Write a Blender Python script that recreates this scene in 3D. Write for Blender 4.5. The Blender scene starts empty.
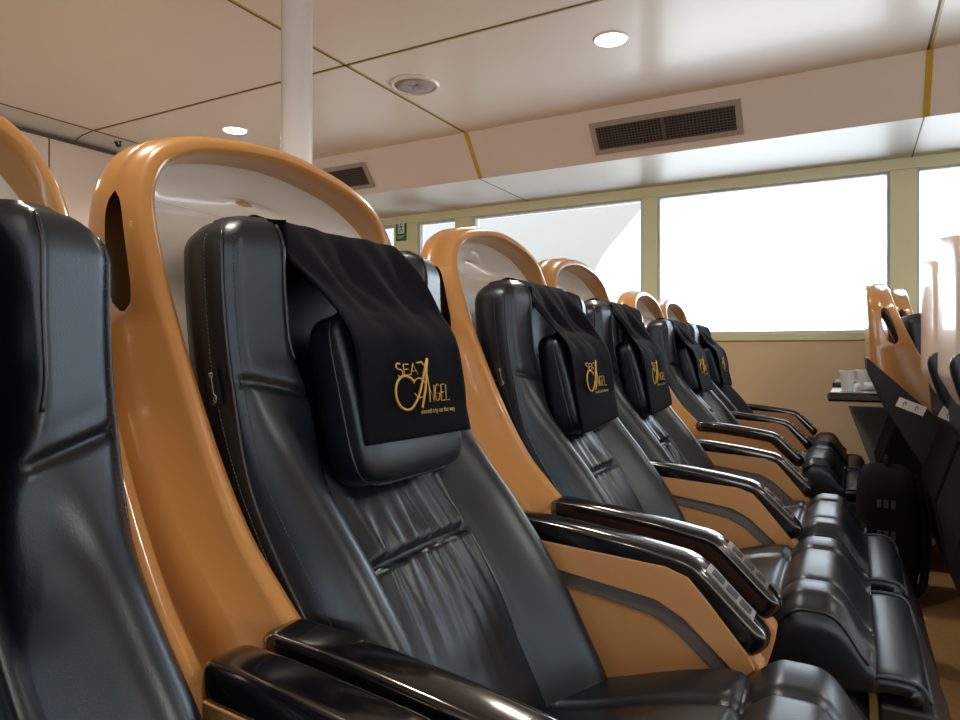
import bpy, bmesh, math, random
from mathutils import Vector, Matrix
random.seed(7)
PI = math.pi
H = 0.92            # camera height above the deck
scene = bpy.context.scene
COL = scene.collection

# ------------------------------------------------------------------ helpers
def lerp(a, b, t): return a + (b - a) * t
def clamp(v, a, b): return max(a, min(b, v))
def smooth(a, b, v):
    t = clamp((v - a) / (b - a), 0, 1); return t * t * (3 - 2 * t)

def catmull(pts, n):
    """n samples on a Catmull-Rom spline through pts (tuples), spaced by arc length."""
    P = [Vector(p) for p in pts]
    P = [P[0] * 2 - P[1]] + P + [P[-1] * 2 - P[-2]]
    fine = []
    for i in range(1, len(P) - 2):
        for k in range(24):
            t = k / 24
            a, b, c, d = P[i - 1], P[i], P[i + 1], P[i + 2]
            fine.append(0.5 * ((2 * b) + (c - a) * t + (2 * a - 5 * b + 4 * c - d) * t * t + (3 * b - a - 3 * c + d) * t ** 3))
    fine.append(P[-2].copy())
    L = [0]
    for i in range(1, len(fine)): L.append(L[-1] + (fine[i] - fine[i - 1]).length)
    out, j = [], 0
    for k in range(n):
        s = L[-1] * k / (n - 1)
        while j < len(L) - 2 and L[j + 1] < s: j += 1
        t = (s - L[j]) / max(1e-9, L[j + 1] - L[j])
        out.append(fine[j].lerp(fine[j + 1], clamp(t, 0, 1)))
    return out

def link(name, me, mat, parent=None, smooth_shade=True):
    o = bpy.data.objects.new(name, me); COL.objects.link(o)
    mats = mat if isinstance(mat, (list, tuple)) else [mat]
    for m in mats: me.materials.append(m)
    if smooth_shade:
        for p in me.polygons: p.use_smooth = True
    if parent: o.parent = parent
    return o

def from_bm(name, bm, mat, parent=None, smooth_shade=True, recalc=True):
    if recalc: bmesh.ops.recalc_face_normals(bm, faces=bm.faces)
    me = bpy.data.meshes.new(name); bm.to_mesh(me); bm.free()
    return link(name, me, mat, parent, smooth_shade)

def tag(o, label=None, cat=None, group=None, kind=None):
    if label: o['label'] = label
    if cat: o['category'] = cat
    if group: o['group'] = group
    if kind: o['kind'] = kind
    return o

def empty(name, loc):
    o = bpy.data.objects.new(name, None); COL.objects.link(o)
    o.location = loc; o.empty_display_size = 0.1
    return o

def box(bm, x0, x1, y0, y1, z0, z1, bevel=0.0, seg=2):
    r = bmesh.ops.create_cube(bm, size=1)
    vs = r['verts']
    for v in vs:
        v.co = Vector((lerp(x0, x1, v.co.x + .5), lerp(y0, y1, v.co.y + .5), lerp(z0, z1, v.co.z + .5)))
    if bevel:
        es = list({e for v in vs for e in v.link_edges})
        bmesh.ops.bevel(bm, geom=es, offset=bevel, segments=seg, affect='EDGES', profile=.5)

def prism(bm, poly, y0, y1, axis='y', bevel=0.0, seg=2):
    """poly in the (x,z) plane (axis y) extruded from y0 to y1."""
    def P(a, b, c):
        return {'y': (a, c, b), 'x': (c, a, b), 'z': (a, b, c)}[axis]
    A = [bm.verts.new(P(a, b, y0)) for a, b in poly]
    B = [bm.verts.new(P(a, b, y1)) for a, b in poly]
    n = len(poly)
    fs = [bm.faces.new(A), bm.faces.new(B[::-1])]
    for i in range(n):
        fs.append(bm.faces.new((A[i], B[i], B[(i + 1) % n], A[(i + 1) % n])))
    bmesh.ops.recalc_face_normals(bm, faces=fs)
    if bevel:
        es = list({e for f in fs for e in f.edges})
        bmesh.ops.bevel(bm, geom=es, offset=bevel, segments=seg, affect='EDGES', profile=.5)

def loft(bm, loops, cap=True, closed=True):
    rings = [[bm.verts.new(p) for p in L] for L in loops]
    n = len(rings[0])
    for a, b in zip(rings[:-1], rings[1:]):
        for i in range(n if closed else n - 1):
            j = (i + 1) % n
            bm.faces.new((a[i], a[j], b[j], b[i]))
    if cap and closed:
        for r in (rings[0], rings[-1]):
            c = bm.verts.new(sum((v.co for v in r), Vector()) / n)
            for i in range(n): bm.faces.new((r[i], r[(i + 1) % n], c))
    return rings

def tube(bm, pts, r, n=8, closed=False, up=Vector((0, 0, 1)), prof=None):
    """sweep of a round (or prof: list of (side, up)) section along pts"""
    pts = [Vector(p) for p in pts]; N = len(pts); loops = []
    for i, p in enumerate(pts):
        if closed: t = pts[(i + 1) % N] - pts[i - 1]
        else: t = pts[min(i + 1, N - 1)] - pts[max(i - 1, 0)]
        t = t.normalized() if t.length > 1e-9 else Vector((1, 0, 0))
        s = t.cross(up)
        if s.length < 1e-4: s = t.cross(Vector((0, 1, 0)))
        s.normalize(); u = s.cross(t)
        rr = r[i] if isinstance(r, (list, tuple)) else r
        if prof: loops.append([p + s * a + u * b for a, b in prof])
        else: loops.append([p + (s * math.cos(2 * PI * k / n) + u * math.sin(2 * PI * k / n)) * rr for k in range(n)])
    if closed: loops.append(loops[0])
    loft(bm, loops, cap=not closed)

def lathe(bm, prof, n=32, c=(0, 0, 0)):
    loops = [[(c[0] + r * math.cos(2 * PI * k / n), c[1] + r * math.sin(2 * PI * k / n), c[2] + z) for k in range(n)] for r, z in prof]
    loft(bm, loops)

def sbox(bm, hx, hy, hz, e=.28, n=12, f=None):
    """soft-cornered cushion block centred on the origin (superellipsoid), optional displace f(p)"""
    rows = []
    def sp(v, e): return math.copysign(abs(v) ** e, v)
    for i in range(1, 2 * n):
        ph = -PI / 2 + PI * i / (2 * n)
        rows.append([])
        for k in range(4 * n):
            th = 2 * PI * (k + .5) / (4 * n)
            p = Vector((hx * sp(math.cos(ph), e) * sp(math.cos(th), e), hy * sp(math.cos(ph), e) * sp(math.sin(th), e), hz * sp(math.sin(ph), e)))
            rows[-1].append(f(p) if f else p)
    loft(bm, rows)

# ------------------------------------------------------------------ materials
def mat(name, col, rough=.5, metal=0, bump=None, coat=0, spec=.5, noise=None, **kw):
    m = bpy.data.materials.new(name); m.use_nodes = True
    nt = m.node_tree; b = nt.nodes['Principled BSDF']
    b.inputs['Base Color'].default_value = (*col, 1)
    b.inputs['Roughness'].default_value = rough
    b.inputs['Metallic'].default_value = metal
    b.inputs['Specular IOR Level'].default_value = spec
    b.inputs['Coat Weight'].default_value = coat
    b.inputs['Coat Roughness'].default_value = .08
    for k, v in kw.items(): b.inputs[k].default_value = v
    tc = nt.nodes.new('ShaderNodeTexCoord')
    if bump:
        kind, scale, strength, dist = bump
        t = nt.nodes.new('ShaderNodeTexVoronoi' if kind == 'v' else 'ShaderNodeTexNoise')
        t.inputs['Scale'].default_value = scale
        if kind == 'n': t.inputs['Detail'].default_value = 6
        nt.links.new(tc.outputs['Object'], t.inputs['Vector'])
        bp = nt.nodes.new('ShaderNodeBump')
        bp.inputs['Strength'].default_value = strength; bp.inputs['Distance'].default_value = dist
        nt.links.new(t.outputs[0], bp.inputs['Height'])
        nt.links.new(bp.outputs[0], b.inputs['Normal'])
    if noise:
        col2, scale = noise
        t = nt.nodes.new('ShaderNodeTexNoise'); t.inputs['Scale'].default_value = scale; t.inputs['Detail'].default_value = 5
        nt.links.new(tc.outputs['Object'], t.inputs['Vector'])
        mx = nt.nodes.new('ShaderNodeMix'); mx.data_type = 'RGBA'
        mx.inputs['A'].default_value = (*col, 1); mx.inputs['B'].default_value = (*col2, 1)
        nt.links.new(t.outputs[0], mx.inputs['Factor'])
        nt.links.new(mx.outputs['Result'], b.inputs['Base Color'])
    return m

def emit(name, col, s):
    m = bpy.data.materials.new(name); m.use_nodes = True
    nt = m.node_tree; nt.nodes.clear()
    e = nt.nodes.new('ShaderNodeEmission'); e.inputs[0].default_value = (*col, 1); e.inputs[1].default_value = s
    o = nt.nodes.new('ShaderNodeOutputMaterial'); nt.links.new(e.outputs[0], o.inputs[0])
    return m

def glass_mat(name, tint=(1, 1, 1), refl=.06):
    m = bpy.data.materials.new(name); m.use_nodes = True
    nt = m.node_tree; nt.nodes.clear()
    t = nt.nodes.new('ShaderNodeBsdfTransparent'); t.inputs[0].default_value = (*tint, 1)
    g = nt.nodes.new('ShaderNodeBsdfGlossy'); g.inputs['Roughness'].default_value = .02
    f = nt.nodes.new('ShaderNodeFresnel'); f.inputs[0].default_value = 1.35
    mx = nt.nodes.new('ShaderNodeMixShader'); o = nt.nodes.new('ShaderNodeOutputMaterial')
    nt.links.new(f.outputs[0], mx.inputs[0]); nt.links.new(t.outputs[0], mx.inputs[1]); nt.links.new(g.outputs[0], mx.inputs[2])
    nt.links.new(mx.outputs[0], o.inputs[0])
    return m

M = dict(
    leather=mat('leather', (.0035, .006, .0105), .35, bump=('v', 520, .10, .001), spec=.8, **{'Specular Tint': (.72, .86, 1, 1)}),
    leather_thread=mat('thread', (.035, .05, .08), .6),
    piping=mat('piping', (.014, .017, .023), .3, spec=.6),
    fabric=mat('cloth', (.0025, .003, .007), .9, bump=('n', 600, .15, .001), spec=.12),
    gold=mat('gold_thread', (.62, .40, .09), .5),
    shell=mat('shell_plastic', (.45, .222, .07), .28, coat=.6, bump=('n', 500, .03, .001)),
    lining=mat('lining_plastic', (.74, .69, .64), .25, coat=.4),
    pale=mat('pale_plastic', (.80, .70, .66), .3, coat=.3),
    panel=mat('panel_plastic', (.44, .235, .10), .45),
    recess=mat('recess_grey', (.11, .10, .10), .55),
    gloss=mat('gloss_black', (.004, .004, .006), .14, coat=.6),
    silver=mat('silver', (.55, .57, .60), .28, metal=.9),
    darkmetal=mat('dark_metal', (.012, .013, .016), .45, metal=.3),
    housing=mat('housing', (.008, .009, .013), .5),
    tagm=mat('tag', (.004, .004, .004), .7),
    white=mat('white_print', (.75, .75, .78), .6),
    script=mat('script_thread', (.30, .28, .33), .7),
    plate=mat('plate', (.85, .86, .9), .5),
    ceil=mat('ceiling_panel', (.80, .775, .73), .30, spec=.36, coat=.1),
    soffit=mat('soffit_panel', (.78, .73, .69), .4),
    soffitu=mat('soffit_under', (.66, .68, .66), .42, spec=.3),
    wall=mat('wall_panel', (.78, .66, .58), .3),
    wains=mat('wainscot', (.74, .57, .36), .55),
    frame=mat('window_frame', (.72, .72, .46), .45),
    gasket=mat('gasket', (.55, .57, .60), .5),
    goldtrim=mat('gold_trim', (.55, .38, .05), .35),
    groove=mat('groove', (.09, .065, .03), .6),
    carpet=mat('carpet', (.42, .24, .08), .95, bump=('n', 220, .8, .01), noise=((.28, .15, .05), 40)),
    whitepaint=mat('white_paint', (.82, .84, .86), .18, coat=.5),
    grille=mat('grille_dark', (.012, .012, .014), .6),
    grillebar=mat('grille_bar', (.10, .095, .09), .5),
    ventframe=mat('vent_frame', (.36, .31, .29), .4),
    spk=mat('speaker_cloth', (.42, .43, .42), .8, bump=('v', 900, .5, .002)),
    lamp=emit('lamp_glow', (1, .93, .8), 14),
    green=mat('sign_green', (.02, .16, .07), .4),
    glass=glass_mat('pane_glass'),
    pvc=mat('clear_plastic', (.85, .88, .92), .3, **{'Alpha': .4}),
    tissue=mat('tissue', (.8, .8, .85), .9),
    bag=mat('bag_fabric', (.003, .0034, .0045), .85, bump=('n', 300, .3, .002), spec=.15),
    bagprint=mat('bag_print', (.03, .03, .034), .7),
    hull=mat('outside_hull', (.150, .145, .135), .6),
    hullw=mat('outside_white', (.9, .9, .9), .6),
    deck=mat('outside_deck', (.6, .62, .62), .8),
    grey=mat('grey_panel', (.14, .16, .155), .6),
    red=mat('slot_red', (.16, .03, .012), .4),
)

# ------------------------------------------------------------------ the seat (built in X = forward, Y = sideways, Z about eye level; stored about its floor point)
XR = -0.45
def V(x, y, z): return Vector((x - XR, y, z + H))

NS = 161
SEAM = catmull([(-.385, 0, -.560), (-.42, 0, -.49), (-.475, 0, -.39), (-.535, 0, -.305), (-.592, 0, -.225),
                (-.640, 0, -.14), (-.675, 0, -.04), (-.690, 0, .06), (-.694, 0, .14), (-.697, 0, .172)], NS)
def seam_frame(i):
    t = (SEAM[min(i + 1,NS - 1)] - SEAM[max(i - 1, 0)]).normalized()
    return SEAM[i], Vector((t.z, 0, -t.x)), t
def width(z):
    w = lerp(.250, .246, smooth(-.35, -.05, z))
    return w - .046 * toprow(z)
def toprow(z):
    q = clamp((z - .126) / .047, 0, .985)
    return 1 - math.sqrt(1 - q * q)
def panel_w(z): return lerp(.120, .150, smooth(-.12, .02, z))
def front_depth(y, i):
    z = SEAM[i].z
    a = abs(y); W = width(z); pw = panel_w(z)
    t = clamp((a - pw) / (W - pw), -1, 1)
    # lower back: soft rounded bolsters either side of the panel
    low = 0.0
    if t > 0:
        B = .064 - .014 * smooth(-.30, -.12, z)
        q = t ** 1.45
        low = B * math.sin(PI * q) ** .8 if 0 < q < 1 else 0
    else: low = .010 * math.cos(a / pw * PI / 2)
    # head: flat faced wings standing proud of a recessed centre
    rise = smooth(pw - .018, pw + .022, a)
    head = lerp(-.028, .046, rise) - (.018 * t + .012 * max(0, (t - .8) / .2) ** 2 if t > 0 else 0)
    
    k = smooth(-.20, -.03, z)
    d = lerp(low, head, k)
    if t > 0:
        zc = -.040 - (W - a) * .30                       # stitched crease between wing and bolster
        d -= .007 * math.exp(-((z - zc) / .005) ** 2) * smooth(0, .25, t) * (1 - smooth(.92, 1, t))
        d += .002 * smooth(0, .4, t) * math.exp(-((z - zc - .022) / .018) ** 2) * (1 - smooth(.8, 1, t))
    elif z < -.12:
        dz = z + .285
        d += .012 * math.cos(clamp(dz / .15, -1, 1) * PI / 2)
        d -= .014 * math.exp(-(dz / .0045) ** 2)
        fold = math.cos(2 * PI * y / .034 + .9 * math.sin(y * 29) + dz * 14 * math.copysign(1, y)) * (.7 + .3 * math.sin(y * 57 + 1))
        d += .0095 * fold * math.exp(-abs(dz) / (.055 if dz > 0 else .06)) * smooth(0, .012, abs(dz)) * (1 - smooth(.85, 1, a / pw))
    d -= .015 * math.exp(-((a - pw) / .0055) ** 2) * (1 - k)
    return d

def surf_x(y, z):
    best = min(range(NS), key=lambda i: abs(SEAM[i].z - z))
    s, n, t = seam_frame(best)
    return s.x + front_depth(y, best) / max(.5, n.x)

def build_backrest(par):
    bm = bmesh.new(); loops = []
    NF = 81
    for i in range(NS):
        s, n, t = seam_frame(i); z = s.z; W = width(z)
        k = 1.0
        top = toprow(z)
        loop = []
        for j in range(NF):
            y = W * math.sin((-1 + 2 * j / (NF - 1)) * PI / 2 * .86) / math.sin(PI / 2 * .86)
            d = front_depth(y, i)
            p = s + n * (d - top * .030); loop.append(V(p.x, y, p.z))
        dp = .075
        for (yy, dd) in ((1.012, -.006), (1.015, -.02), (1.01, -.04), (.985, -.06), (.93, -.072), (.6, -.085), (0, -.09), (-.6, -.085), (-.93, -.072), (-.985, -.06), (-1.01, -.04), (-1.015, -.02), (-1.012, -.006)):
            p = s + n * (dd + top * (.022 if dd < -.05 else (-.012 if dd > -.03 else 0))); loop.append(V(p.x, yy * W, p.z))
        loops.append(loop)
    # rounded top
    s, n, t = seam_frame(NS - 1)
    cx = s + n * (-.03)
    for h, k in ((.003, .93), (.0045, .75), (.005, .4)):
        L = []
        for p in loops[NS - 1]:
            q = Vector(p); c = V(cx.x, 0, cx.z)
            ry = lerp(1, .985, (1 - k))
            L.append(Vector((c.x + (q.x - c.x) * k, q.y * (1 - (1 - k) * .10), q.z + h + (c.z - q.z) * (1 - k) * .5)))
        loops.append(L)
    loft(bm, loops)
    b = from_bm('backrest', bm, M['leather'], par)
    # piping along both front corners and dashes of thread beside it
    for sg in (-1, 1):
        bm = bmesh.new(); pts = []
        for i in range(8, NS, 2):
            s, n, t = seam_frame(i)
            if s.z > .160: continue
            p = s + n * (front_depth(width(s.z), i) - .001 - .030 * toprow(s.z)); pts.append(V(p.x, sg * (width(s.z) * 1.004), p.z))
        tube(bm, pts, .0028, 6)
        from_bm('piping', bm, M['piping'], b)
        for off, dd in ((-.0085, .0), (.004, -.0095)):
            bm = bmesh.new()
            for i in range(10, NS - 6):
                s, n, t = seam_frame(i); W = width(s.z)
                y = sg * (W * 1.004 + off)
                d = (front_depth(y, i) if off < 0 else dd) + .0007
                s2, n2, t2 = seam_frame(min(NS - 1, i + 1))
                y2 = sg * (width(s2.z) * 1.004 + off); d2 = (front_depth(y2, min(NS - 1, i + 1)) if off < 0 else dd) + .0007
                a = s + n * d; e = s2 + n2 * d2
                a = V(a.x, y + (sg * .0025 if off > 0 else 0), a.z); e = V(e.x, y2 + (sg * .0025 if off > 0 else 0), e.z)
                tube(bm, [a.lerp(e, .15), a.lerp(e, .8)], .0008, 4)
            from_bm('stitching', bm, M['leather_thread'], b)
    # corded edge where the wing turns in to the recessed centre
    for sg in (-1, 1):
        bm = bmesh.new(); pts = []
        for i in range(NS):
            s, n, t = seam_frame(i)
            if s.z < -.02 or s.z > .166: continue
            a = panel_w(s.z) + .020; p = s + n * (front_depth(a, i) + .0006 - .030 * toprow(s.z)); pts.append(V(p.x, sg * a, p.z))
        tube(bm, pts, .0022, 6)
        from_bm('piping', bm, M['piping'], b)
    # woven maker's tag on the near seam: black strip, pale script scribble
    i0 = min(range(NS), key=lambda i: abs(SEAM[i].z + .018)); i1 = min(range(NS), key=lambda i: abs(SEAM[i].z + .062))
    a, na, _ = seam_frame(i0); c, nc, _ = seam_frame(i1)
    y = -width(-.04) * 1.02
    def tagp(u, v):
        p = (a + na * (-.001 - .020 * u)).lerp(c + nc * (-.001 - .020 * u), v)
        return V(p.x, y - .0015, p.z)
    bm = bmesh.new()
    A = [tagp(0, 0), tagp(1, 0), tagp(1, 1), tagp(0, 1)]
    lo = [Vector(p) for p in A]; hi = [Vector(p) - Vector((0, .0015, 0)) for p in A]
    loft(bm, [lo, hi])
    tg = from_bm('side_tag', bm, M['tagm'], b, smooth_shade=False); tg['label'] = 'small black woven tag with pale script'
    bm = bmesh.new()
    pts = [(.5, .10), (.35, .14), (.42, .22), (.62, .20), (.66, .12), (.5, .16), (.5, .35), (.52, .55), (.5, .70), (.36, .74), (.34, .84), (.5, .9), (.62, .82), (.5, .76), (.42, .86), (.66, .92)]
    tube(bm, [p - Vector((0, .0022, 0)) for p in [tagp(u, v) for u, v in [(q.x, q.y) for q in catmull([(u, v, 0) for u, v in pts], 60)]]], .0008, 4)
    from_bm('script_lettering', bm, M['script'], tg)
    return b

PIL_C = Vector((-.606, .003, -.066)); PIL_A = math.radians(14)
def build_pillow(par):
    bm = bmesh.new()
    R = Matrix.Rotation(-PIL_A, 3, 'Y')
    def f(p):
        q = Vector(p)
        bulge = 1 + .10 * math.cos(clamp(q.z / .13, -1, 1) * PI / 2)
        q.x *= bulge * (1 - .12 * smooth(-.02, .13, q.z))
        w = R @ q + PIL_C
        return V(w.x, w.y, w.z)
    sbox(bm, .038, .128, .122, .30, 12, f)
    o = from_bm('head_pillow', bm, M['leather'], par)
    bm = bmesh.new(); pts = []
    for k in range(48):
        th = 2 * PI * k / 48
        sp = lambda v: math.copysign(abs(v) ** .34, v)
        q = Vector((.012, .1285 * sp(math.cos(th)), .1235 * sp(math.sin(th)))); w = R @ q + PIL_C
        pts.append(V(w.x, w.y, w.z))
    tube(bm, pts, .0022, 6, closed=True, up=Vector((1, 0, .3)).normalized())
    from_bm('piping', bm, M['piping'], o)
    return o

RIM = [(-.47, -.281, -.385), (-.515, -.281, -.318), (-.560, -.282, -.268), (-.605, -.283, -.217), (-.65, -.283, -.145), (-.690, -.283, -.065), (-.728, -.283, .02), (-.760, -.282, .10), (-.787, -.278, .18),
       (-.800, -.264, .232), (-.807, -.228, .276), (-.812, -.145, .310), (-.815, 0, .328)]
def build_shell(par, m_out, m_in):
    full = RIM + [(x, -y, z) for x, y, z in RIM[-2::-1]]
    P = catmull(full, 181); N = len(P)
    rings_out, rings_in = [], []
    D = Vector((-1, 0, .04)).normalized()
    for i, p in enumerate(P):
        t = (P[min(i + 1, N - 1)] - P[max(i - 1, 0)]).normalized()
        inn = t.cross(D).normalized()
        if inn.dot(Vector((0, -p.y, -p.z + .0 if abs(p.y) < .2 else 0))) < 0: inn = -inn
        k = smooth(-.36, .05, p.z)                        # depth of the outer wall grows upwards
        dep = clamp(p.x + .893, .085, .21)
        up = smooth(.15, .29, p.z)
        zs = (p.z - .125) / .078
        hw = .17 * (1 - zs ** 4) ** .5 if abs(zs) < 1 and abs(p.y) > .2 else .0
        fc = .46
        o = [(-.002, dep), (-.005, dep * .92), (-.006, dep * (fc + hw)), (-.0055, dep * (fc - hw)), (-.001, .010), (.006, .002), (.015, .0)]
        n_ = [(.015, .0), (.021, .002), (.025, .009), (.027, .025), (lerp(.029, .032, up), lerp(.03, .055, up)), (lerp(.031, .044, up), lerp(.034, .074, up)), (lerp(.035, .075, up), lerp(.036, .082, up))]
        rings_out.append([p + inn * a + D * b for a, b in o])
        rings_in.append([p + inn * a + D * b for a, b in n_])
    bm = bmesh.new()
    vo = [[bm.verts.new(V(q.x, q.y, q.z)) for q in r] for r in rings_out]
    slot = {}
    for i in range(N - 1):
        z = (P[i].z + P[i + 1].z) / 2
        for j in range(6):
            if j == 2 and abs((z - .125) / .078) < 1 and abs(P[i].y) > .2: continue        # the open hand slot in the side
            bm.faces.new((vo[i][j], vo[i + 1][j], vo[i + 1][j + 1], vo[i][j + 1]))
    # rear cover joining the two outer edges
    def bridge(vv, idx, bulge, cols=9):
        prev = None
        for i in range(N // 2 + 1):
            a, b = vv[i][idx], vv[N - 1 - i][idx]
            if i == N // 2: row = [a] * cols
            else:
                row = [a] + [bm.verts.new(a.co.lerp(b.co, c / (cols - 1)) + Vector((bulge * math.sin(PI * c / (cols - 1)), 0, 0))) for c in range(1, cols - 1)] + [b]
            if prev:
                for c in range(cols - 1):
                    q = []
                    for v in (prev[c], prev[c + 1], row[c + 1], row[c]):
                        if v not in q: q.append(v)
                    if len(q) > 2: bm.faces.new(q)
            prev = row
    bridge(vo, 0, -.02)
    # inner sleeve behind each slot
    sh = from_bm('shell', bm, m_out, par, recalc=True)
    bm = bmesh.new()
    vi = [[bm.verts.new(V(q.x, q.y, q.z)) for q in r] for r in rings_in]
    for i in range(N - 1):
        for j in range(6):
            f = bm.faces.new((vi[i][j], vi[i + 1][j], vi[i + 1][j + 1], vi[i][j + 1]))
            if P[i].z < .06 or j < 4: f.material_index = 1
    bridge(vi, 6, -.015)
    ln = from_bm('shell_lining', bm, [m_in, m_out], sh, recalc=True)
    ln['label'] = 'paler inner face of the scooped shell'
    return sh

ARM = [(-.525, -.292), (-.40, -.300), (-.245, -.312), (-.205, -.326), (-.120, -.425)]     # top line of the arm cap
def build_arm(par, sg, outer_plain):
    y = sg * .289
    pts = catmull([(-.525, 0, -.314), (-.45, 0, -.318), (-.33, 0, -.331), (-.262, 0, -.341), (-.232, 0, -.347), (-.212, 0, -.362), (-.165, 0, -.408), (-.134, 0, -.437)], 48)
    bm = bmesh.new(); loops = []
    pr = []
    for k in range(24):
        th = 2 * PI * k / 24
        sp = lambda v, e: math.copysign(abs(v) ** e, v)
        pr.append((.0295 * sp(math.cos(th), .42), .0235 * sp(math.sin(th), .42)))
    N = len(pts)
    for i, p in enumerate(pts):
        t = (pts[min(i + 1, N - 1)] - pts[max(i - 1, 0)]).normalized(); n = Vector((-t.z, 0, t.x))
        loops.append([p + Vector((0, a, 0)) + n * b for a, b in pr])
    def endcap(i, sgn):
        t = (pts[1] - pts[0] if i == 0 else pts[-1] - pts[-2]).normalized() * sgn; n = Vector((-t.z, 0, t.x)) * (1 if sgn > 0 else -1)
        out = []
        for d, k in ((.009, .93), (.016, .78), (.020, .5)):
            out.append([pts[i] + t * d + Vector((0, a * k, 0)) + n * b * k for a, b in pr])
        return out
    loops = endcap(0, -1)[::-1] + loops + endcap(N - 1, 1)
    loft(bm, [[V(q.x, q.y + y, q.z) for q in L] for L in loops])
    ar = from_bm('armrest', bm, M['gloss'], par)
    # controls let into the sloping front
    def onarm(f, side, h):
        i = f * (N - 1); a = int(min(i, N - 2)); p = pts[a].lerp(pts[a + 1], i - a)
        t = (pts[a + 1] - pts[a]).normalized(); n = Vector((-t.z, 0, t.x)); q = p + n * h
        return V(q.x, y + side, q.z)
    bm = bmesh.new()
    rows = [[onarm(f, s, .0243) for s in (-.020, .020)] for f in [.735 + .022 * k for k in range(11)]]
    rows2 = [[onarm(f, s, .0225) for s in (-.020, .020)] for f in [.735 + .022 * k for k in range(11)]]
    loft(bm, [[a[0], a[1], b[1], b[0]] for a, b in zip(rows, rows2)])
    cp = from_bm('control_plate', bm, M['silver'], ar, smooth_shade=False); cp['label'] = 'silver control plate let into the armrest front'
    for k in range(3):
        bm = bmesh.new(); f0 = .755 + .065 * k
        c = (onarm(f0, 0, .0245) + onarm(f0 + .052, 0, .0245)) / 2; t = (onarm(f0 + .052, 0, .0245) - onarm(f0, 0, .0245)); L = t.length / 2; t.normalize()
        n = Vector((-t.z, 0, t.x))
        loops = [[c + Vector((0, 1, 0)) * .011 * a * kk + t * L * b * kk + n * hh for a, b in ((1, .8), (.8, 1), (-.8, 1), (-1, .8), (-1, -.8), (-.8, -1), (.8, -1), (1, -.8))] for hh, kk in ((-.001, 1), (.0008, 1), (.0012, .92))]
        loft(bm, loops); from_bm('button', bm, M['housing'], cp)
    # the tan panel that carries the arm
    poly = [(-.56, -.318), (-.52, -.322), (-.40, -.330), (-.26, -.340), (-.225, -.352), (-.200, -.378), (-.135, -.455), (-.118, -.478), (-.122, -.505), (-.150, -.60), (-.50, -.60), (-.57, -.40)]
    bm = bmesh.new(); prism(bm, poly, y - .022, y + .022, bevel=.004)
    pn = from_bm('arm_panel', bm, M['panel'] if not outer_plain else M['shell'], ar, smooth_shade=False)
    # inner face: raised band under the arm, grey step, lower panel
    inn = -sg
    yi = y + inn * .022
    def slab(poly, y0, y1): 
        b = bmesh.new(); prism(b, poly, min(y0, y1), max(y0, y1), bevel=.0015); return b
    band = [(-.53, -.325), (-.26, -.341), (-.225, -.353), (-.200, -.380), (-.140, -.452), (-.128, -.475), (-.140, -.487), (-.158, -.484), (-.232, -.418), (-.275, -.396), (-.53, -.362)]
    from_bm('arm_band', slab(band, yi - inn * .002, yi + inn * .010), M['panel'], ar, smooth_shade=False)
    g = [(-.53, -.362), (-.275, -.396), (-.232, -.418), (-.158, -.484), (-.150, -.505), (-.172, -.505), (-.245, -.443), (-.285, -.423), (-.53, -.384)]
    gs = from_bm('arm_groove', slab(g, yi - inn * .002, yi + inn * .003), M['recess'], ar, smooth_shade=False); gs['label'] = 'dark grey step along the arm panel'
    return ar

def cush_top(x, y):
    a = abs(y)
    z = lerp(-.535, -.462, smooth(-.44, -.12, x))
    z += .028 * smooth(-.135, -.08, x) * (1 - .0)
    z -= .010 * math.exp(-((x + .128) / .008) ** 2)
    z -= .085 * smooth(-.06, .035, x) ** 1.9
    z += .007 * math.sin(PI * clamp((a - .118) / (.24 - .118), 0, 1)) if a > .118 else .006 * math.cos(a / .118 * PI / 2)
    z -= .008 * math.exp(-((a - .118) / .006) ** 2)
    return z
def build_cushion(par):
    bm = bmesh.new(); loops = []
    xs = [-.47 + .505 * i / 90 for i in range(91)]
    NY = 61; W = .240
    for i, x in enumerate(xs):
        L = []
        e = smooth(-.03, .03, x)
        for j in range(NY):
            q = math.sin((-1 + 2 * j / (NY - 1)) * PI / 2 * .9) / math.sin(PI / 2 * .9)
            y = q * W
            z = cush_top(x, y) - .022 * smooth(.86, 1, abs(q))
            L.append(V(x, y, z))
        zb = lerp(-.60, -.585, e)
        for q, z in ((1.012, .030), (1.015, .06)):
            pass
        zt = L[-1].z - H
        for yy, f in ((1.01, .25), (1.012, .5), (1.005, .8), (.96, 1), (.5, 1), (0, 1), (-.5, 1), (-.96, 1), (-1.005, .8), (-1.012, .5), (-1.01, .25)):
            L.append(V(x, yy * W, lerp(zt, min(zb, zt - .02), f)))
        loops.append(L)
    loft(bm, loops)
    c = from_bm('seat_cushion', bm, M['leather'], par)
    for sg in (-1, 1):
        bm = bmesh.new()
        tube(bm, [V(x, sg * W * 1.0, cush_top(x, W) - .021) for x in xs[2:-1:2]], .0026, 6)
        from_bm('piping', bm, M['piping'], c)
    return c

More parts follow.
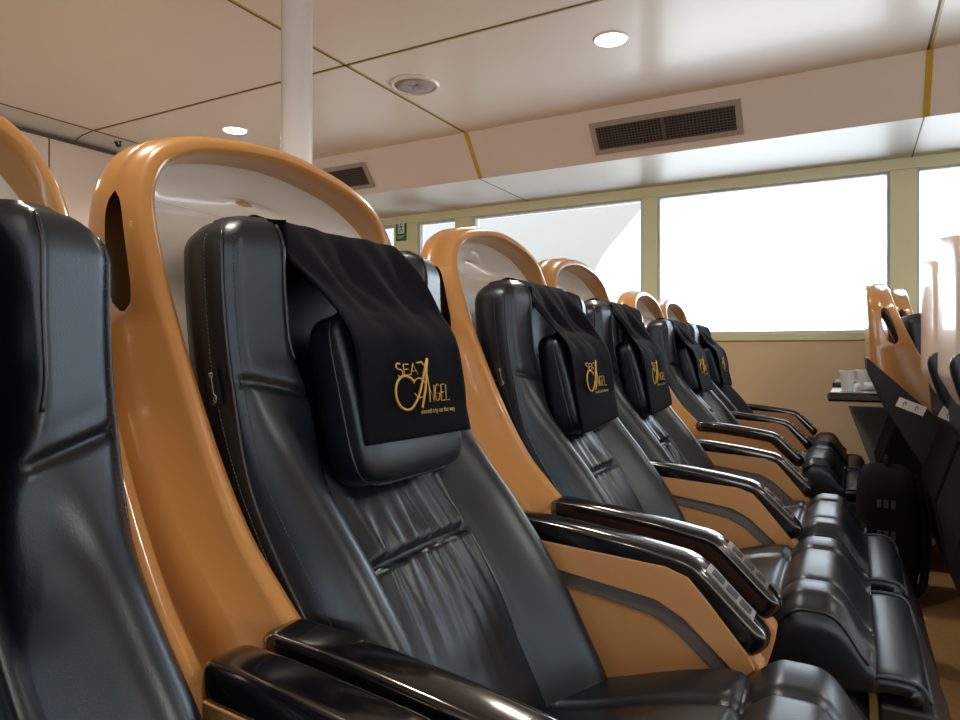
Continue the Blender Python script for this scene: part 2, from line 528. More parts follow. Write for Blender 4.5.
def build_legrest(par):
    prof = catmull([(.018, 0, -.562), (.035, 0, -.552), (.070, 0, -.549), (.102, 0, -.556), (.116, 0, -.580)], 18)
    bm = bmesh.new(); loops = []
    W = .235
    for i, p in enumerate(prof):
        t = (prof[min(i + 1, 17)] - prof[max(i - 1, 0)]).normalized(); n = Vector((-t.z, 0, t.x))
        L = []
        e = .010 * (1 - math.sin(PI * i / 17)) 
        for j in range(25):
            y = -W + 2 * W * j / 24
            L.append(p + Vector((0, y, 0)) + n * (.006 * math.cos(y / W * PI / 2) - e * .3 - .004 * smooth(.9, 1, abs(y / W))))
        for j in range(24, -1, -1):
            y = -W + 2 * W * j / 24
            L.append(p + Vector((0, y, 0)) - n * .028)
        loops.append([V(q.x, q.y, q.z) for q in L])
    loft(bm, loops)
    lr = from_bm('leg_rest', bm, M['leather'], par)
    bm = bmesh.new()
    edge = [prof[i] + Vector((0, -W, 0)) for i in range(18)] + [prof[17] + Vector((0, -W + 2 * W * k / 10, 0)) for k in range(1, 10)] + [prof[i] + Vector((0, W, 0)) for i in range(17, -1, -1)] + [prof[0] + Vector((0, W - 2 * W * k / 10, 0)) for k in range(1, 10)]
    tube(bm, [V(q.x, q.y, q.z) for q in edge], .0035, 6, closed=True)
    pp = from_bm('piping', bm, M['leather_thread'], lr); pp['label'] = 'pale piping round the leg rest pad'
    bm = bmesh.new()
    prism(bm, [(x - XR, z + H) for x, z in [(.04, -.60), (.125, -.60), (.185, -.775), (.180, -.800), (.160, -.800), (.10, -.66), (.04, -.64)]], -W, W, bevel=.006)
    from_bm('foot_board', bm, M['housing'], lr, smooth_shade=False)
    return lr

def build_base(par):
    bm = bmesh.new()
    prism(bm, [(x - XR, z + H) for x, z in [(-.60, -.62), (-.56, -.58), (.00, -.60), (.03, -.64), (.0, -.68), (-.5, -.70)]], -.25, .25, bevel=.01)
    b = from_bm('seat_base', bm, M['housing'], par, smooth_shade=False)
    for sg in (-1, 1):
        bm = bmesh.new()
        prism(bm, [(x - XR, z) for x, z in [(-.50, .26), (-.10, .26), (-.02, .045), (-.02, .0), (-.52, .0), (-.52, .045)]], sg * .20 - .02, sg * .20 + .02, bevel=.005)
        from_bm('leg', bm, M['darkmetal'], b, smooth_shade=False)
    # dark rear housing under the shell
    bm = bmesh.new()
    prism(bm, [(x - XR, z + H) for x, z in [(-.872, .06), (-.845, .04), (-.80, -.05), (-.73, -.14), (-.66, -.22), (-.60, -.30), (-.55, -.34), (-.50, -.60), (-.60, -.64), (-.70, -.50), (-.80, -.25), (-.868, -.06)]], -.240, .240, bevel=.008)
    hs = from_bm('rear_housing', bm, M['housing'], par, smooth_shade=False)
    bm = bmesh.new()
    bm.free()
    return b

def build_seat():
    root = empty('passenger_seat', (XR, 0, 0))
    build_shell(root, M['shell'], M['lining'])
    build_backrest(root); build_pillow(root); build_cushion(root); build_legrest(root); build_base(root)
    a = build_arm(root, -1, False); b = build_arm(root, 1, False)
    return root
def fix_arm_panels(root):
    # arm panels were drawn in eye-level coordinates: move them into seat coordinates
    for o in root.children_recursive:
        if o.name.split('.')[0] in ('arm_panel', 'arm_band', 'arm_groove'):
            for v in o.data.vertices: v.co = Vector((v.co.x - XR, v.co.y, v.co.z + H))
proto = build_seat(); fix_arm_panels(proto)

def copy_tree(o, parent=None, skip=()):
    c = o.copy(); COL.objects.link(c)
    if parent: c.parent = parent
    for ch in o.children:
        if ch not in skip: copy_tree(ch, c, skip)
    return c

PIV = Vector((-.44 - XR, 0, -.50 + H))
def recline_matrix(deg):
    return Matrix.Translation(PIV) @ Matrix.Rotation(-math.radians(deg), 4, 'Y') @ Matrix.Translation(-PIV)
RECL = ('shell', 'backrest', 'head_pillow', 'rear_housing')
near_arm = [c for c in proto.children if c.name.split('.')[0] == 'armrest'][0]

def place_seat(first, x, y, dz, rec, label, group, no_near=False, mats=None, drop=0):
    r = proto if first else copy_tree(proto, None, (near_arm,) if no_near else ())
    r.location = (XR + x, y, dz)
    tag(r, label, 'seat', group)
    for ch in r.children:
        if ch.name.split('.')[0] in RECL: ch.matrix_local = Matrix.Translation((0, -.036 if drop and ch.name.startswith('head_pillow') else 0, -drop)) @ recline_matrix(rec)
    if mats:
        for ch in r.children_recursive:
            n = ch.name.split('.')[0]
            if n in mats:
                ch.data = ch.data.copy(); 
                for q in range(len(ch.data.materials)): ch.data.materials[q] = mats[n]
    return r

# ------------------------------------------------------------------ headrest cloth with the ferry line's emblem
CP_TOP = [(-.752, 0, .02), (-.760, 0, .10), (-.756, 0, .150), (-.736, 0, .176), (-.704, 0, .183), (-.674, 0, .158), (-.638, 0, .112), (-.605, 0, .066), (-.570, 0, .02), (-.556, 0, -.04), (-.552, 0, -.085)]
CP = []; CLOTH = dict(left=-.134, shift=0)
def set_cloth(long):
    global CP
    CP = catmull(CP_TOP + ([(-.555, 0, -.13), (-.566, 0, -.168)] if long else [(-.553, 0, -.124)]), 121)
    CLOTH['left'] = -.140 if long else -.134; CLOTH['shift'] = -.07 if long else 0
def pillow_x(z):
    ca = math.cos(PIL_A); q = clamp((z - PIL_C.z) / .122, -1, 1)
    f = .038 * (1 + .10 * math.cos(q * PI / 2)) * (1 - abs(q) ** 6.25) ** .16 if abs(q) < 1 else -.05
    return PIL_C.x + f / ca - math.tan(PIL_A) * (z - PIL_C.z)
def cloth_point(a, s, lift=0.0, seed=0, slim=1.0):
    """a -1..1 across, s 0..1 along the drape (0 behind the top, 1 at the front hem)"""
    i = clamp(s, 0, 1) * 120; k = int(min(i, 119)); p = CP[k].lerp(CP[k + 1], i - k)
    t = (CP[min(k + 2, 120)] - CP[max(k - 1, 0)]).normalized(); n = Vector((-t.z, 0, t.x)) * -1
    if n.x < 0 and s > .35: n = -n
    if s <= .35: n = Vector((t.z * -1, 0, t.x)); n = n if n.z > 0 or s < .2 else -n
    u = smooth(.45, .68, s)
    left = lerp(-.166, CLOTH['left'], u); right = lerp(.138, .132, u)
    y = lerp(left, right, (a + 1) / 2)
    tent = math.exp(-((s - .52) / .13) ** 2)
    wav = .006 * tent * math.sin(a * 7 + seed + 9 * s) + .0035 * tent * math.sin(a * 15 - 8 * s + 2 * seed)
    wav += .0022 * smooth(.6, .8, s) * math.sin(a * 5 + seed * 1.7 + 6 * s)
    sag = -.016 * tent * (1 - a * a) * 1.0
    q = p + n * (wav + sag + lift)
    q.z += -.010 * a * smooth(.8, 1, s) * math.cos(seed)
    if q.z < .19 and s > .38 and s < .75:
        sx = surf_x(y, min(q.z, .168)) + .006
        if q.x < sx: q.x = lerp(q.x, sx, 1)
    if s > .42 and q.z < .075: q.x = max(q.x, pillow_x(q.z) + .006 + lift)
    return V(q.x, y, q.z)

def s_of_z(z):
    k = min(range(72, 121), key=lambda i: abs(CP[i].z - z))
    if k < 120 and CP[k].z > z: return (k + (CP[k].z - z) / (CP[k].z - CP[k + 1].z)) / 120
    return (k - (z - CP[k].z) / max(1e-6, CP[k - 1].z - CP[k].z)) / 120

def stroke_set():
    """the emblem as polylines in a unit box: small SEA over a large scripted C-A followed by NGEL"""
    S = []
    def arc(cx, cy, rx, ry, a0, a1, n=18): return [(cx + rx * math.cos(math.radians(lerp(a0, a1, i / n))), cy + ry * math.sin(math.radians(lerp(a0, a1, i / n)))) for i in range(n + 1)]
    S.append((arc(.115, .865, .045, .06, 40, 260, 12) + arc(.125, .735, .05, .07, 90, -140, 14), 1.1))            # S
    S.append(([(.30, .90), (.205, .90), (.205, .69), (.305, .69)], .8)); S.append(([(.205, .80), (.285, .80)], .8))  # E
    S.append(([(.32, .68), (.385, .91), (.455, .68)], .8)); S.append(([(.345, .76), (.43, .76)], .7))               # A
    S.append((arc(.20, .34, .20, .33, 42, 300, 30) + [(.40, .22), (.50, .48), (.60, .76), (.70, 1.0), (.645, .80), (.58, .45), (.48, .02)], 1.9))   # sweeping C into the long A
    S.append((arc(.46, .42, .13, .19, 150, -150, 24), 1.0))                                                          # inner curl
    S.append(([(.46, .92), (.56, .93), (.62, .84), (.645, .66), (.66, .40), (.67, .12)], 1.1))                       # right leg of the A
    S.append(([(.655, .12), (.655, .45), (.775, .12), (.775, .46)], .85))                                            # N
    S.append((arc(.865, .30, .06, .17, 50, 330, 18) + [(.92, .28), (.875, .28)], .85))                               # G
    S.append(([(1.05, .46), (.965, .46), (.965, .13), (1.055, .13)], .85)); S.append(([(.965, .30), (1.035, .30)], .8))
    S.append(([(1.095, .46), (1.095, .13), (1.18, .13)], .85))
    return S

def text_mesh(s):
    cu = bpy.data.curves.new('t', 'FONT'); cu.body = s; cu.size = 1; cu.resolution_u = 2
    o = bpy.data.objects.new('t', cu); COL.objects.link(o)
    dg = bpy.context.evaluated_depsgraph_get(); e = o.evaluated_get(dg); me = bpy.data.meshes.new_from_object(e)
    bpy.data.objects.remove(o)
    return me

def build_cloth(seed):
    bm = bmesh.new(); grid = []
    for i in range(91):
        grid.append([bm.verts.new(cloth_point(-1 + 2 * j / 40, i / 90, 0, seed)) for j in range(41)])
    for i in range(90):
        for j in range(40): bm.faces.new((grid[i][j], grid[i][j + 1], grid[i + 1][j + 1], grid[i + 1][j]))
    c = from_bm('headrest_cloth', bm, M['fabric'])
    so = c.modifiers.new('thickness', 'SOLIDIFY'); so.thickness = .003; so.offset = 0
    # emblem
    def mp(u, v, lift=.0032):       # unit emblem box -> cloth
        a = lerp(-.44, .62, u / 1.18) + CLOTH['shift']; s = s_of_z(lerp(-.084, -.012, v))
        return cloth_point(a, s, lift, seed)
    bm = bmesh.new()
    for pts, w in stroke_set():
        q = catmull([(x, y, 0) for x, y in pts], max(12, len(pts) * 3)) if len(pts) > 8 else [Vector((x, y, 0)) for x, y in pts]
        tube(bm, [mp(p.x, p.y) for p in q], .00105 * w, 5, up=Vector((1, 0, .2)).normalized())
    lg = from_bm('emblem', bm, M['gold'], c); lg['label'] = 'gold emblem reading SEA ANGEL'
    me = text_mesh('smooth trip on the way')
    xs = [v.co.x for v in me.vertices]; w = max(xs) - min(xs)
    for v in me.vertices:
        v.co = mp(.46 + v.co.x / w * .80, -.10 + v.co.y / w * .80 * 1.7, .0030)
    tl = link('tagline', me, M['gold'], lg, False); tl['label'] = 'gold lettering reading smooth trip on the way'
    return c

# ------------------------------------------------------------------ the row of seats
ROW = [  # x, y, dz, recline, no near arm
    (0.00, .172, 0, -2, False, 'black leather seat nearest the camera, cut off at the left edge'),
    (0.00, .825, 0, 0, False, 'large black leather seat filling the middle, second in the row from the camera'),
    (0.00, 1.600, -.012, 0, False, 'black leather seat with tan shell, third in the row, right behind the large middle seat'),
    (0.00, 2.200, -.02, 0, True, 'black leather seat fourth in the row, sharing an armrest with the third'),
    (-.065, 3.400, -.018, 2, False, 'black leather seat fifth in the row, beyond the gap, its orange side showing'),
    (-.065, 4.005, -.018, 2, True, 'farthest black leather seat of the row, next to the window wall'),
]
CL = ['black cloth over the seat cut off at the left edge', 'large black cloth with gold emblem hung over the middle seat headrest', 'black cloth with gold emblem on the third seat of the row',
      'black cloth with gold emblem on the fourth seat of the row', 'dark cloth with small emblem on the fifth seat, beyond the gap', 'dark cloth with small emblem on the farthest seat, by the window wall']
for i, (x, y, dz, rec, nn, lab) in enumerate(ROW):
    place_seat(i == 0, x, y, dz, rec, lab, 'seats in the near row', nn, None, (.048 if i == 0 else 0))
    set_cloth(i >= 2); c = build_cloth(i * 1.3)
    tag(c, CL[i], 'headrest cloth', 'headrest cloths in the near row')
    c.matrix_world = Matrix.Translation((XR + x, y - (.048 if i == 0 else 0), dz - (.04 if i == 0 else 0))) @ recline_matrix(rec)

FRONT = [
    (1.05, 4.22, 0, 0, 'seat of the row ahead beside the window wall, hidden mostly by its orange neighbour'),
    (.99, 3.62, 0, 3, 'orange backed seat of the row ahead with a tray table folded down'),
    (1.14, 3.02, 0, 0, 'pale shelled seat of the row ahead, just right of the orange one'),
    (1.14, 2.42, 0, 0, 'pale shelled seat of the row ahead at the right edge of the view'),
]
front = []
for i, (x, y, dz, rec, lab) in enumerate(FRONT):
    r = place_seat(False, x, y, dz, rec, lab, 'seats in the row ahead', i < 3, None if i < 2 else {'shell': M['pale'], 'shell_lining': M['pale']})
    front.append(r)
    bm = bmesh.new(); prism(bm, [(a - XR, b + H) for a, b in [(-.82, -.25), (-.62, -.33), (-.60, -.74), (-.86, -.74), (-.90, -.50)]], -.27, .27, bevel=.01)
    from_bm('back_pouch', bm, M['bag'], r, smooth_shade=False)
    # number plate on the dark side housing
    hs = [c for c in r.children if c.name.startswith('rear_housing')][0]
    bm = bmesh.new()
    prism(bm, [(a - XR, b + H) for a, b in [(-.915, .0), (-.75, -.18), (-.60, -.34), (-.50, -.60), (-.60, -.64), (-.72, -.50), (-.86, -.22), (-.915, -.06)]], -.300, .300, bevel=.006)
    if i >= 2:
        bm.free(); bm = bmesh.new()
        prism(bm, [(a - XR, b + H) for a, b in [(-.87, -.12), (-.75, -.20), (-.60, -.34), (-.50, -.60), (-.60, -.64), (-.72, -.50), (-.86, -.24)]], -.300, .300, bevel=.006)
        b2 = bmesh.new(); sbox(b2, .105, .024, .110, .5, 8, lambda p: Vector((p.x - .80 - p.z * .30 - XR, p.y - .290, p.z - .110 + H)))
        from_bm('side_pad', b2, M['leather'], r)
    me = bpy.data.meshes.new('rear_housing'); bm.to_mesh(me); bm.free(); me.materials.append(M['housing']); hs.data = me
    bm = bmesh.new()
    c0 = V(-.765, -.301, -.212) if i < 2 else V(-.838, -.301, -.222); ex = Vector((.80, 0, -.38)).normalized(); ez = Vector((.38, 0, .80)).normalized()
    loop = [c0 + ex * a * .052 + ez * b * .020 for a, b in ((-1, -1), (1, -1), (1, 1), (-1, 1))]
    loft(bm, [loop, [p + Vector((0, -.003, 0)) for p in loop]])
    pl = from_bm('number_plate', bm, M['plate'], hs, smooth_shade=False); pl['label'] = 'white seat number plate'
    bm = bmesh.new()
    for a in (-.55, .45):
        tube(bm, [c0 + ex * .045 * (a + .10 * math.cos(q)) + ez * .010 * math.sin(q) + Vector((0, -.0035, 0)) for q in [k * .7 for k in range(8)]], .0012, 4)
    from_bm('seat_mark', bm, M['housing'], pl)

# tray tables hinged on the backs of two seats ahead
def tray(root, dx, zt, name='tray_table'):
    bm = bmesh.new()
    x0, x1 = -1.135 + dx, -.885 + dx
    box(bm, x0 - XR, x1 - XR, -.225, .20, zt - .040 + H, zt + H, .010)
    t = from_bm(name, bm, M['gloss'], root, smooth_shade=False)
    bm = bmesh.new(); box(bm, x0 + .012 - XR, x1 - .01 - XR, -.215, .19, zt + H - .001, zt + .002 + H)
    s = from_bm('tray_top', bm, mat('tray_surface', (.55, .57, .63), .3), t, smooth_shade=False)
    bm = bmesh.new(); box(bm, x0 + .05 - XR, x1 - .11 - XR, -.205, -.185, zt + H + .001, zt + .004 + H)
    from_bm('pen_groove', bm, M['gloss'], t, smooth_shade=False)
    for sg in (-1, 1):
        bm = bmesh.new(); tube(bm, [V(x1 - .02, sg * .205, zt - .012), V(x1 + .08, sg * .205, zt - .03), V(x1 + .16, sg * .205, zt - .06)], .011, 8)
        from_bm('tray_arm', bm, M['darkmetal'], t)
    return t
tray(front[1], .045, -.184); tray(front[0], -.01, -.160)

# cups and a crumpled napkin on the tray
def cup(x, y, zb, label):
    bm = bmesh.new()
    lathe(bm, [(.0, 0), (.024, 0), (.033, .092), (.035, .094), (.0335, .090), (.0235, .004), (.0, .004)], 28)
    o = from_bm('plastic_cup', bm, M['pvc']); o.location = (x, y, zb); tag(o, label, 'cup', 'plastic cups on the tray table')
    return o
ZT = H - .182
cup(-.022, 3.50, ZT, 'clear plastic cup at the front of the tray table')
cup(.045, 3.70, ZT, 'clear plastic cup farther back on the tray table, behind the napkin')
bm = bmesh.new()
sbox(bm, .045, .04, .018, .8, 8, lambda p: Vector((p.x * (1 + .25 * math.sin(p.y * 160)), p.y * (1 + .2 * math.sin(p.x * 190)), max(-.016, p.z * (1 + .4 * math.sin(p.x * 130 + p.y * 90))))))
o = from_bm('napkin', bm, M['tissue']); o.location = (.055, 3.58, ZT + .016); tag(o, 'crumpled white napkin beside the cups on the tray table', 'napkin')

# backpack on the deck behind the row ahead
bp = empty('backpack', (.11, 2.985, 0)); tag(bp, 'black backpack standing on the carpet behind the row ahead', 'backpack')
bm = bmesh.new(); sbox(bm, .10, .16, .235, .45, 10, lambda p: Vector((p.x, p.y, p.z + .237 + .02 * math.cos(p.y * 9)))); from_bm('bag_body', bm, M['bag'], bp)
bm = bmesh.new(); sbox(bm, .05, .12, .11, .45, 8, lambda p: Vector((p.x - .095, p.y, p.z + .15))); from_bm('front_pocket', bm, M['bag'], bp)
bm = bmesh.new(); tube(bm, catmull([(0, -.04, .475), (0, -.035, .515), (0, .035, .515), (0, .04, .475)], 14), .008, 8); from_bm('carry_handle', bm, M['bag'], bp)
for sg in (-1, 1):
    bm = bmesh.new(); tube(bm, catmull([(.09, sg * .07, .44), (.115, sg * .09, .30), (.11, sg * .11, .1), (.08, sg * .12, .05)], 16), .014, 8); from_bm('shoulder_strap', bm, M['bag'], bp)
for (yy, zz) in ((-.165, .36), (-.165, .25)):
    bm = bmesh.new()
    for k in range(3): box(bm, -.035 + .022 * k, -.022 + .022 * k, yy - .004, yy + .004, zz, zz + .028)
    from_bm('side_print', bm, M['bagprint'], bp, smooth_shade=False)

# ------------------------------------------------------------------ the cabin
YW, XL, XF, YN = 4.60, -4.286, 6.0, -5.0
CZ = H + 1.352; SZ = H + 1.108; YC, YS = 3.645, 3.840
def st(name, bm, m, parent=None, smooth_shade=False):
    o = from_bm(name, bm, m, parent, smooth_shade)
    if not parent: o['kind'] = 'structure'
    return o
bm = bmesh.new(); box(bm, XL - .1, XF + .1, YN - .1, YW + .1, -.1, 0); st('floor', bm, M['carpet'])
bm = bmesh.new(); box(bm, -4.08, XF + .1, YN - .1, YC, CZ, CZ + .1); st('ceiling', bm, M['ceil'])
# coved strip along the left wall
bm = bmesh.new(); prism(bm, [(-4.08, CZ), (-4.19, CZ - .012), (XL - .1, CZ - .043), (XL - .1, CZ + .1), (-4.08, CZ + .1)], YN - .1, YC); st('ceiling_cove', bm, M['soffitu'])
# soffit along the window wall
bm = bmesh.new(); prism(bm, [(YC, CZ), (YS, SZ), (YS + .03, SZ + .03), (YC + .03, CZ + .1), (YC, CZ + .1)], XL - .1, XF + .1, axis='x'); st('soffit_face', bm, M['soffit'])
bm = bmesh.new(); box(bm, XL - .1, XF + .1, YS, YW + .1, SZ, SZ + .1); st('soffit_underside', bm, M['soffitu'])

def groove(x0, y0, x1, y1, z, w=.009, name='trim_1', m='groove'):
    d = Vector((x1 - x0, y1 - y0, 0)).normalized(); n = Vector((-d.y, d.x, 0)) * w / 2
    bm = bmesh.new()
    L = [Vector((x0, y0, 0)) + n, Vector((x1, y1, 0)) + n, Vector((x1, y1, 0)) - n, Vector((x0, y0, 0)) - n]
    loft(bm, [[p + Vector((0, 0, z - .0015)) for p in L], [p + Vector((0, 0, z + .002)) for p in L]])
    st(name, bm, M[m])
T = 1
for xj in (-2.108, .2955, 2.70, 5.1):
    groove(xj, YN, xj, YC, CZ, .010, f'trim_{T}'); T += 1
    groove(xj + .011, YN, xj + .011, YC, CZ, .010, f'trim_{T}', 'goldtrim'); T += 1
    # gold strip on the sloping face and hairline under the soffit
    bm = bmesh.new(); prism(bm, [(YC - .003, CZ), (YS - .003, SZ), (YS + .003, SZ + .004), (YC + .003, CZ + .004)], xj - .006, xj + .022, axis='x'); st(f'trim_{T}', bm, M['goldtrim']); T += 1
    groove(xj, YS, xj, YW, SZ, .007, f'trim_{T}'); T += 1
for yj in (2.513, .12, -2.3):
    groove(-4.08, yj, XF, yj, CZ, .010, f'trim_{T}'); T += 1
    groove(-4.08, yj + .010, XF, yj + .010, CZ, .008, f'trim_{T}', 'goldtrim'); T += 1
    bm = bmesh.new(); tube(bm, [(-4.08, yj, CZ), (-4.19, yj, CZ - .012), (XL, yj, CZ - .043)], .004, 4); st(f'trim_{T}', bm, M['groove']); T += 1
groove(-4.08, YN, -4.08, YC, CZ, .016, f'trim_{T}'); T += 1
bm = bmesh.new(); box(bm, XL - .002, XL + .012, YN, YW, CZ - .058, CZ - .040); st(f'trim_{T}', bm, M['groove']); T += 1

# left (aft) wall
bm = bmesh.new(); box(bm, XL - .1, XL, YN - .1, YW + .1, 0, CZ - .043); st('wall_left', bm, M['wall'])
yj = 0
for yj in (-1.25, -.05, 1.15, 2.365, 3.57):
    bm = bmesh.new(); box(bm, XL - .001, XL + .0015, yj - .004, yj + .004, .1, CZ - .05); st(f'trim_{T}', bm, M['groove']); T += 1

# window wall: wainscot, posts, header, sill, windows
Z0, Z1 = H + .112, H + 1.045
bm = bmesh.new(); box(bm, XL - .1, XF + .1, YW, YW + .1, 0, H + .064); st('wall_far', bm, M['wains'])
bm = bmesh.new(); box(bm, XL, XF, YW - .012, YW + .1, H + .064, Z0, .004); st(f'trim_{T}', bm, M['frame']); T += 1
bm = bmesh.new(); box(bm, XL, XF, YW - .012, YW + .1, Z1, SZ, .002); st(f'trim_{T}', bm, M['frame']); T += 1
panes = [(-4.20, -3.335), (-3.107, -2.747), (-2.590, -1.262), (-1.160, .188), (.320, 1.68), (1.80, 3.15), (3.28, 4.6), (4.75, 5.9)]
edges = [XL] + [v for p in panes for v in p] + [XF]
for k in range(0, len(edges), 2):
    bm = bmesh.new(); box(bm, edges[k], edges[k + 1], YW - .004, YW + .1, Z0, Z1, .002); st(f'trim_{T}', bm, M['frame']); T += 1
for k, (a, b) in enumerate(panes):
    bm = bmesh.new(); box(bm, a, b, YW + .060, YW + .066, Z0, Z1); w = st(f'window_{k + 1}', bm, M['glass'])
    bm = bmesh.new()
    f = .014
    box(bm, a, a + f, YW + .02, YW + .085, Z0, Z1); box(bm, b - f, b, YW + .02, YW + .085, Z0, Z1)
    box(bm, a + f, b - f, YW + .02, YW + .085, Z0, Z0 + f); box(bm, a + f, b - f, YW + .02, YW + .085, Z1 - f, Z1)
    st('window_frame', bm, M['gasket'], w)

# wall and windows on the other side of the cabin and at the front end
def plain_windows(axis, c, lo, hi, name, wn, n):
    t = .1 if c > 0 else -.1
    def bx(a, b, z0, z1):
        bm = bmesh.new()
        if axis == 'y': box(bm, a, b, min(c, c + t), max(c, c + t), z0, z1)
        else: box(bm, min(c, c + t), max(c, c + t), a, b, z0, z1)
        return bm
    st(name, bx(lo, hi, 0, Z0), M['wains']); st(f'{name}_header', bx(lo, hi, Z1, CZ + .1), M['wall'])
    L = (hi - lo) / n
    global T
    for k in range(n + 1):
        x = lo + L * k
        st(f'trim_{T}', bx(max(lo, x - (.32 if axis == 'y' else .46)), min(hi, x + (.32 if axis == 'y' else .46)), Z0, Z1), M['frame']); T += 1
plain_windows('y', YN, XL, XF, 'wall_near', 20, 7)
plain_windows('x', XF, YN, YW, 'wall_front', 30, 6)

bm = bmesh.new(); prism(bm, [(-.025, H - .325), (.095, H - .675), (.10, 0), (.95, 0), (.95, H - .325)], 4.585, YW - .002, bevel=.004)  # thin flat grey green panel with a slanted left edge, on the window wall
tag(from_bm('slanted_panel', bm, M['grey'], None, False), 'thin grey green panel with a slanted edge on the window wall under the tray table', 'cabinet')

# ceiling fittings
for (x, y, lab) in ((-.92, 2.857, 'round recessed ceiling light above the middle of the row, left of the big vent'), (-3.315, 2.927, 'round recessed ceiling light behind the white pole')):
    r = empty('ceiling_light', (x, y, CZ)); tag(r, lab, 'ceiling light', 'recessed ceiling lights')
    bm = bmesh.new(); lathe(bm, [(.066, -.002), (.069, -.006), (.076, -.005), (.079, 0), (.079, .004), (.066, .004)], 40); from_bm('trim_ring', bm, M['whitepaint'], r)
    bm = bmesh.new(); lathe(bm, [(0, -.004), (.05, -.005), (.067, -.004), (.067, .001), (0, .001)], 40); from_bm('lamp_glass', bm, M['lamp'], r)
def lamp(x, y, e):
    ld = bpy.data.lights.new('downlight', 'SPOT'); ld.energy = e; ld.color = (1, .87, .70); ld.spot_size = math.radians(150); ld.spot_blend = .6; ld.shadow_soft_size = .07
    o = bpy.data.objects.new('downlight', ld); COL.objects.link(o); o.location = (x, y, CZ - .03)
for x in (-3.315, -.92, 1.48, 3.88):
    for y in (2.88, .5, -1.9): lamp(x, y, 44)

r = empty('ceiling_speaker', (-1.952, 2.871, CZ)); tag(r, 'round grey grilled speaker in the ceiling beside the gold joint', 'speaker')
bm = bmesh.new(); lathe(bm, [(.104, -.003), (.108, -.010), (.122, -.008), (.126, 0), (.126, .003), (.104, .003)], 48); from_bm('speaker_ring', bm, M['whitepaint'], r)
bm = bmesh.new(); lathe(bm, [(0, -.007), (.06, -.007), (.106, -.005), (.106, 0), (0, 0)], 48); from_bm('speaker_grille', bm, M['spk'], r)

# air vents in the sloping soffit
sl = Vector((0, YS - YC, SZ - CZ)); SL = sl.length; sd = sl.normalized(); sn = Vector((0, sd.z, -sd.y))
if sn.y > 0: sn = -sn
def vent(x0, x1, lab):
    r = empty('air_vent', ((x0 + x1) / 2, YC, CZ)); tag(r, lab, 'air vent', 'air vents in the soffit')
    O = Vector((0, YC, CZ))
    def P(x, f, h): return Vector((x - (x0 + x1) / 2, 0, 0)) + sd * f * SL + sn * h
    def bar(bm, xa, xb, fa, fb, h0, h1):
        loft(bm, [[P(xa, fa, h), P(xb, fa, h), P(xb, fb, h), P(xa, fb, h)] for h in (h0, h1)])
    fa, fb = .24, .84; e = .030; ef = .085
    bm = bmesh.new()
    bar(bm, x0, x1, fa, fa + ef, .0, .012); bar(bm, x0, x1, fb - ef, fb, 0, .012)
    bar(bm, x0, x0 + e, fa + ef, fb - ef, 0, .012); bar(bm, x1 - e, x1, fa + ef, fb - ef, 0, .012)
    from_bm('vent_frame', bm, M['ventframe'], r, False)
    bm = bmesh.new(); bar(bm, x0 + e, x1 - e, fa + ef, fb - ef, .0005, .001); from_bm('vent_backing', bm, M['grille'], r, False)
    bm = bmesh.new()
    n = 40
    for k in range(n):
        x = lerp(x0 + e, x1 - e, (k + .5) / n); bar(bm, x - .0018, x + .0018, fa + ef, fb - ef, .001, .006)
    for k in range(9):
        f = lerp(fa + ef, fb - ef, (k + .5) / 9); bar(bm, x0 + e, x1 - e, f - .006, f + .006, .004, .008)
    bar(bm, (x0 + x1) / 2 - .008, (x0 + x1) / 2 + .008, fa + ef, fb - ef, .001, .010)
    from_bm('vent_grille', bm, M['grillebar'], r, False)
vent(-1.316, -.504, 'wide black grilled air vent in the soffit above the big window')
vent(-3.74, -2.92, 'smaller looking air vent farther left in the soffit, half hidden by a seat shell')

# white stanchion pole
bm = bmesh.new(); lathe(bm, [(.052, 0), (.052, CZ)], 48); pole = from_bm('support_pole', bm, M['whitepaint']); pole.location = (-1.65, 1.72, 0)
tag(pole, 'white round pole from deck to ceiling behind the seats', 'pole')
# exit sign
r = empty('exit_sign', (-3.257, YW - .004, H + .99)); tag(r, 'small green exit sign on the window post at the far left', 'sign')
bm = bmesh.new(); box(bm, -.052, .052, -.008, 0, -.085, .085, .002); from_bm('sign_board', bm, M['green'], r, False)
bm = bmesh.new(); box(bm, -.030, .032, -.0095, -.008, -.025, .070); from_bm('sign_window', bm, M['white'], r, False)
bm = bmesh.new()
tube(bm, [(-.004, -.0105, .052), (.002, -.0105, .052)], .007, 8)
for a, b in (((0, .042), (.004, .015)), ((.004, .015), (-.012, -.002)), ((-.012, -.002), (-.014, -.018)), ((.004, .015), (.014, .0)), ((.014, 0), (.012, -.016)), ((.0, .038), (-.016, .022)), ((.0, .038), (.016, .026))):
    tube(bm, [(a[0], -.0105, a[1]), (b[0], -.0105, b[1])], .0035, 6)
from_bm('running_figure', bm, M['green'], r)
me = text_mesh('EXIT'); xs = [v.co.x for v in me.vertices]; w = max(xs)
for v in me.vertices: v.co = Vector((-.034 + v.co.x / w * .068, -.0095, -.065 + v.co.y / w * .068))
link('exit_lettering', me, M['white'], r, False)
# small black hook on the cove
bm = bmesh.new(); tube(bm, [(0, 0, 0), (0, -.0, -.03), (.02, -.03, -.04), (.03, -.05, -.02)], .010, 8); o = from_bm('ceiling_hook', bm, M['housing']); o.location = (-4.13, 2.72, CZ - .004); tag(o, 'small black hook under the ceiling edge at the far left', 'hook')

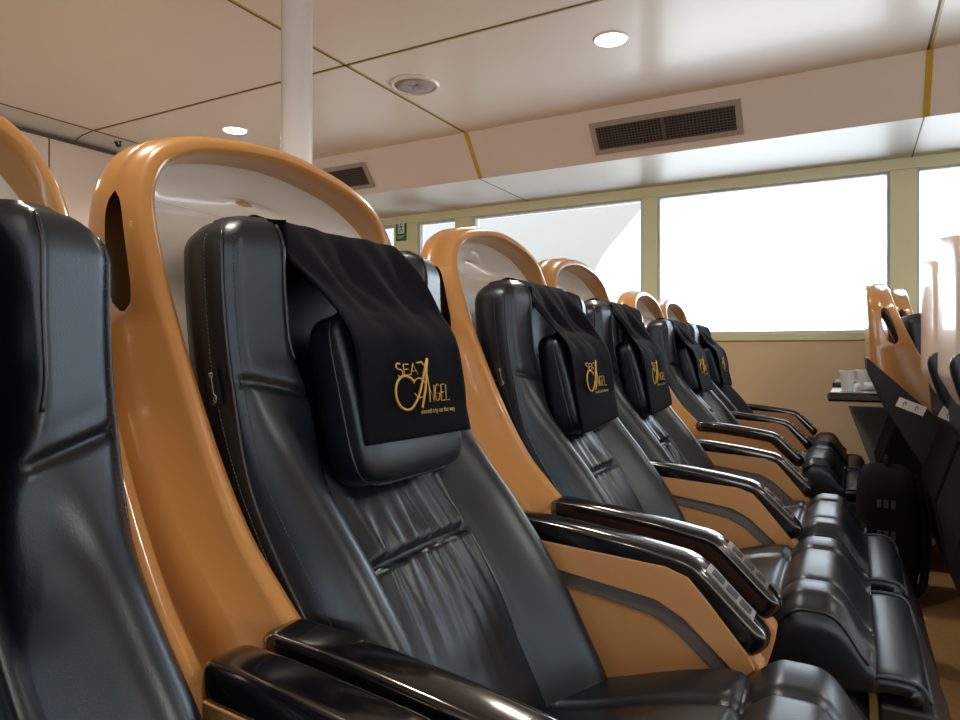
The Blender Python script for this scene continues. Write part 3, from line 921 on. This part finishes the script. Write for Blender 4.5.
# outside: quay shed and a moored hull seen through the left panes, all pale
hull = [(-12, -1), (-2.6, -1)] + [(-2.6 + 1.35 * math.sin(t * PI / 2 / 8), -1 + 0) for t in range(0)] + [(-2.75, .7), (-2.55, 1.3), (-2.2, 1.9), (-1.7, 2.45), (-1.0, 2.9), (-.3, 3.2), (-.3, 5), (-12, 5)]
bm = bmesh.new(); prism(bm, hull, 6.6, 9.0); o = st('exterior_hull', bm, M['hull'])
bm = bmesh.new(); prism(bm, [(-2.95, 1.30), (-2.75, 1.30), (-2.98, 1.55)], 6.52, 6.6); st('exterior_pennant', bm, M['hullw'])

# ------------------------------------------------------------------ light
w = bpy.data.worlds.new('World'); scene.world = w; w.use_nodes = True
nt = w.node_tree; bg = nt.nodes['Background']
bg.inputs[0].default_value = (.84, .93, 1.0, 1); bg.inputs[1].default_value = 5.5
def portal(loc, rot, sx, sy):
    l = bpy.data.lights.new('daylight_portal', 'AREA'); l.shape = 'RECTANGLE'; l.size = sx; l.size_y = sy; l.cycles.is_portal = True
    o = bpy.data.objects.new('daylight_portal', l); COL.objects.link(o); o.location = loc; o.rotation_euler = rot
zc = (Z0 + Z1) / 2; hz = Z1 - Z0
portal(((XL + XF) / 2, YW + .12, zc), (-PI / 2, 0, 0), XF - XL, hz)
portal(((XL + XF) / 2, YN - .12, zc), (PI / 2, 0, 0), XF - XL, hz)

# ------------------------------------------------------------------ camera
cd = bpy.data.cameras.new('camera'); cam = bpy.data.objects.new('camera', cd); COL.objects.link(cam)
cd.sensor_width = 36; cd.lens = 680 / 960 * 36; cd.shift_y = -9 / 960; cd.clip_start = .02
cam.location = (0, 0, H); cam.rotation_euler = (PI / 2, 0, math.atan2(373, 680))
scene.camera = cam
scene.view_settings.view_transform = 'Standard'; scene.view_settings.look = 'None'
scene.view_settings.exposure = .36; scene.view_settings.gamma = 1; scene.view_settings.use_curve_mapping = False
scene.cycles.max_bounces = 8; scene.cycles.diffuse_bounces = 5; scene.cycles.sample_clamp_indirect = 6
scene.cycles.caustics_reflective = False; scene.cycles.caustics_refractive = False
scene.cycles.use_denoising = True
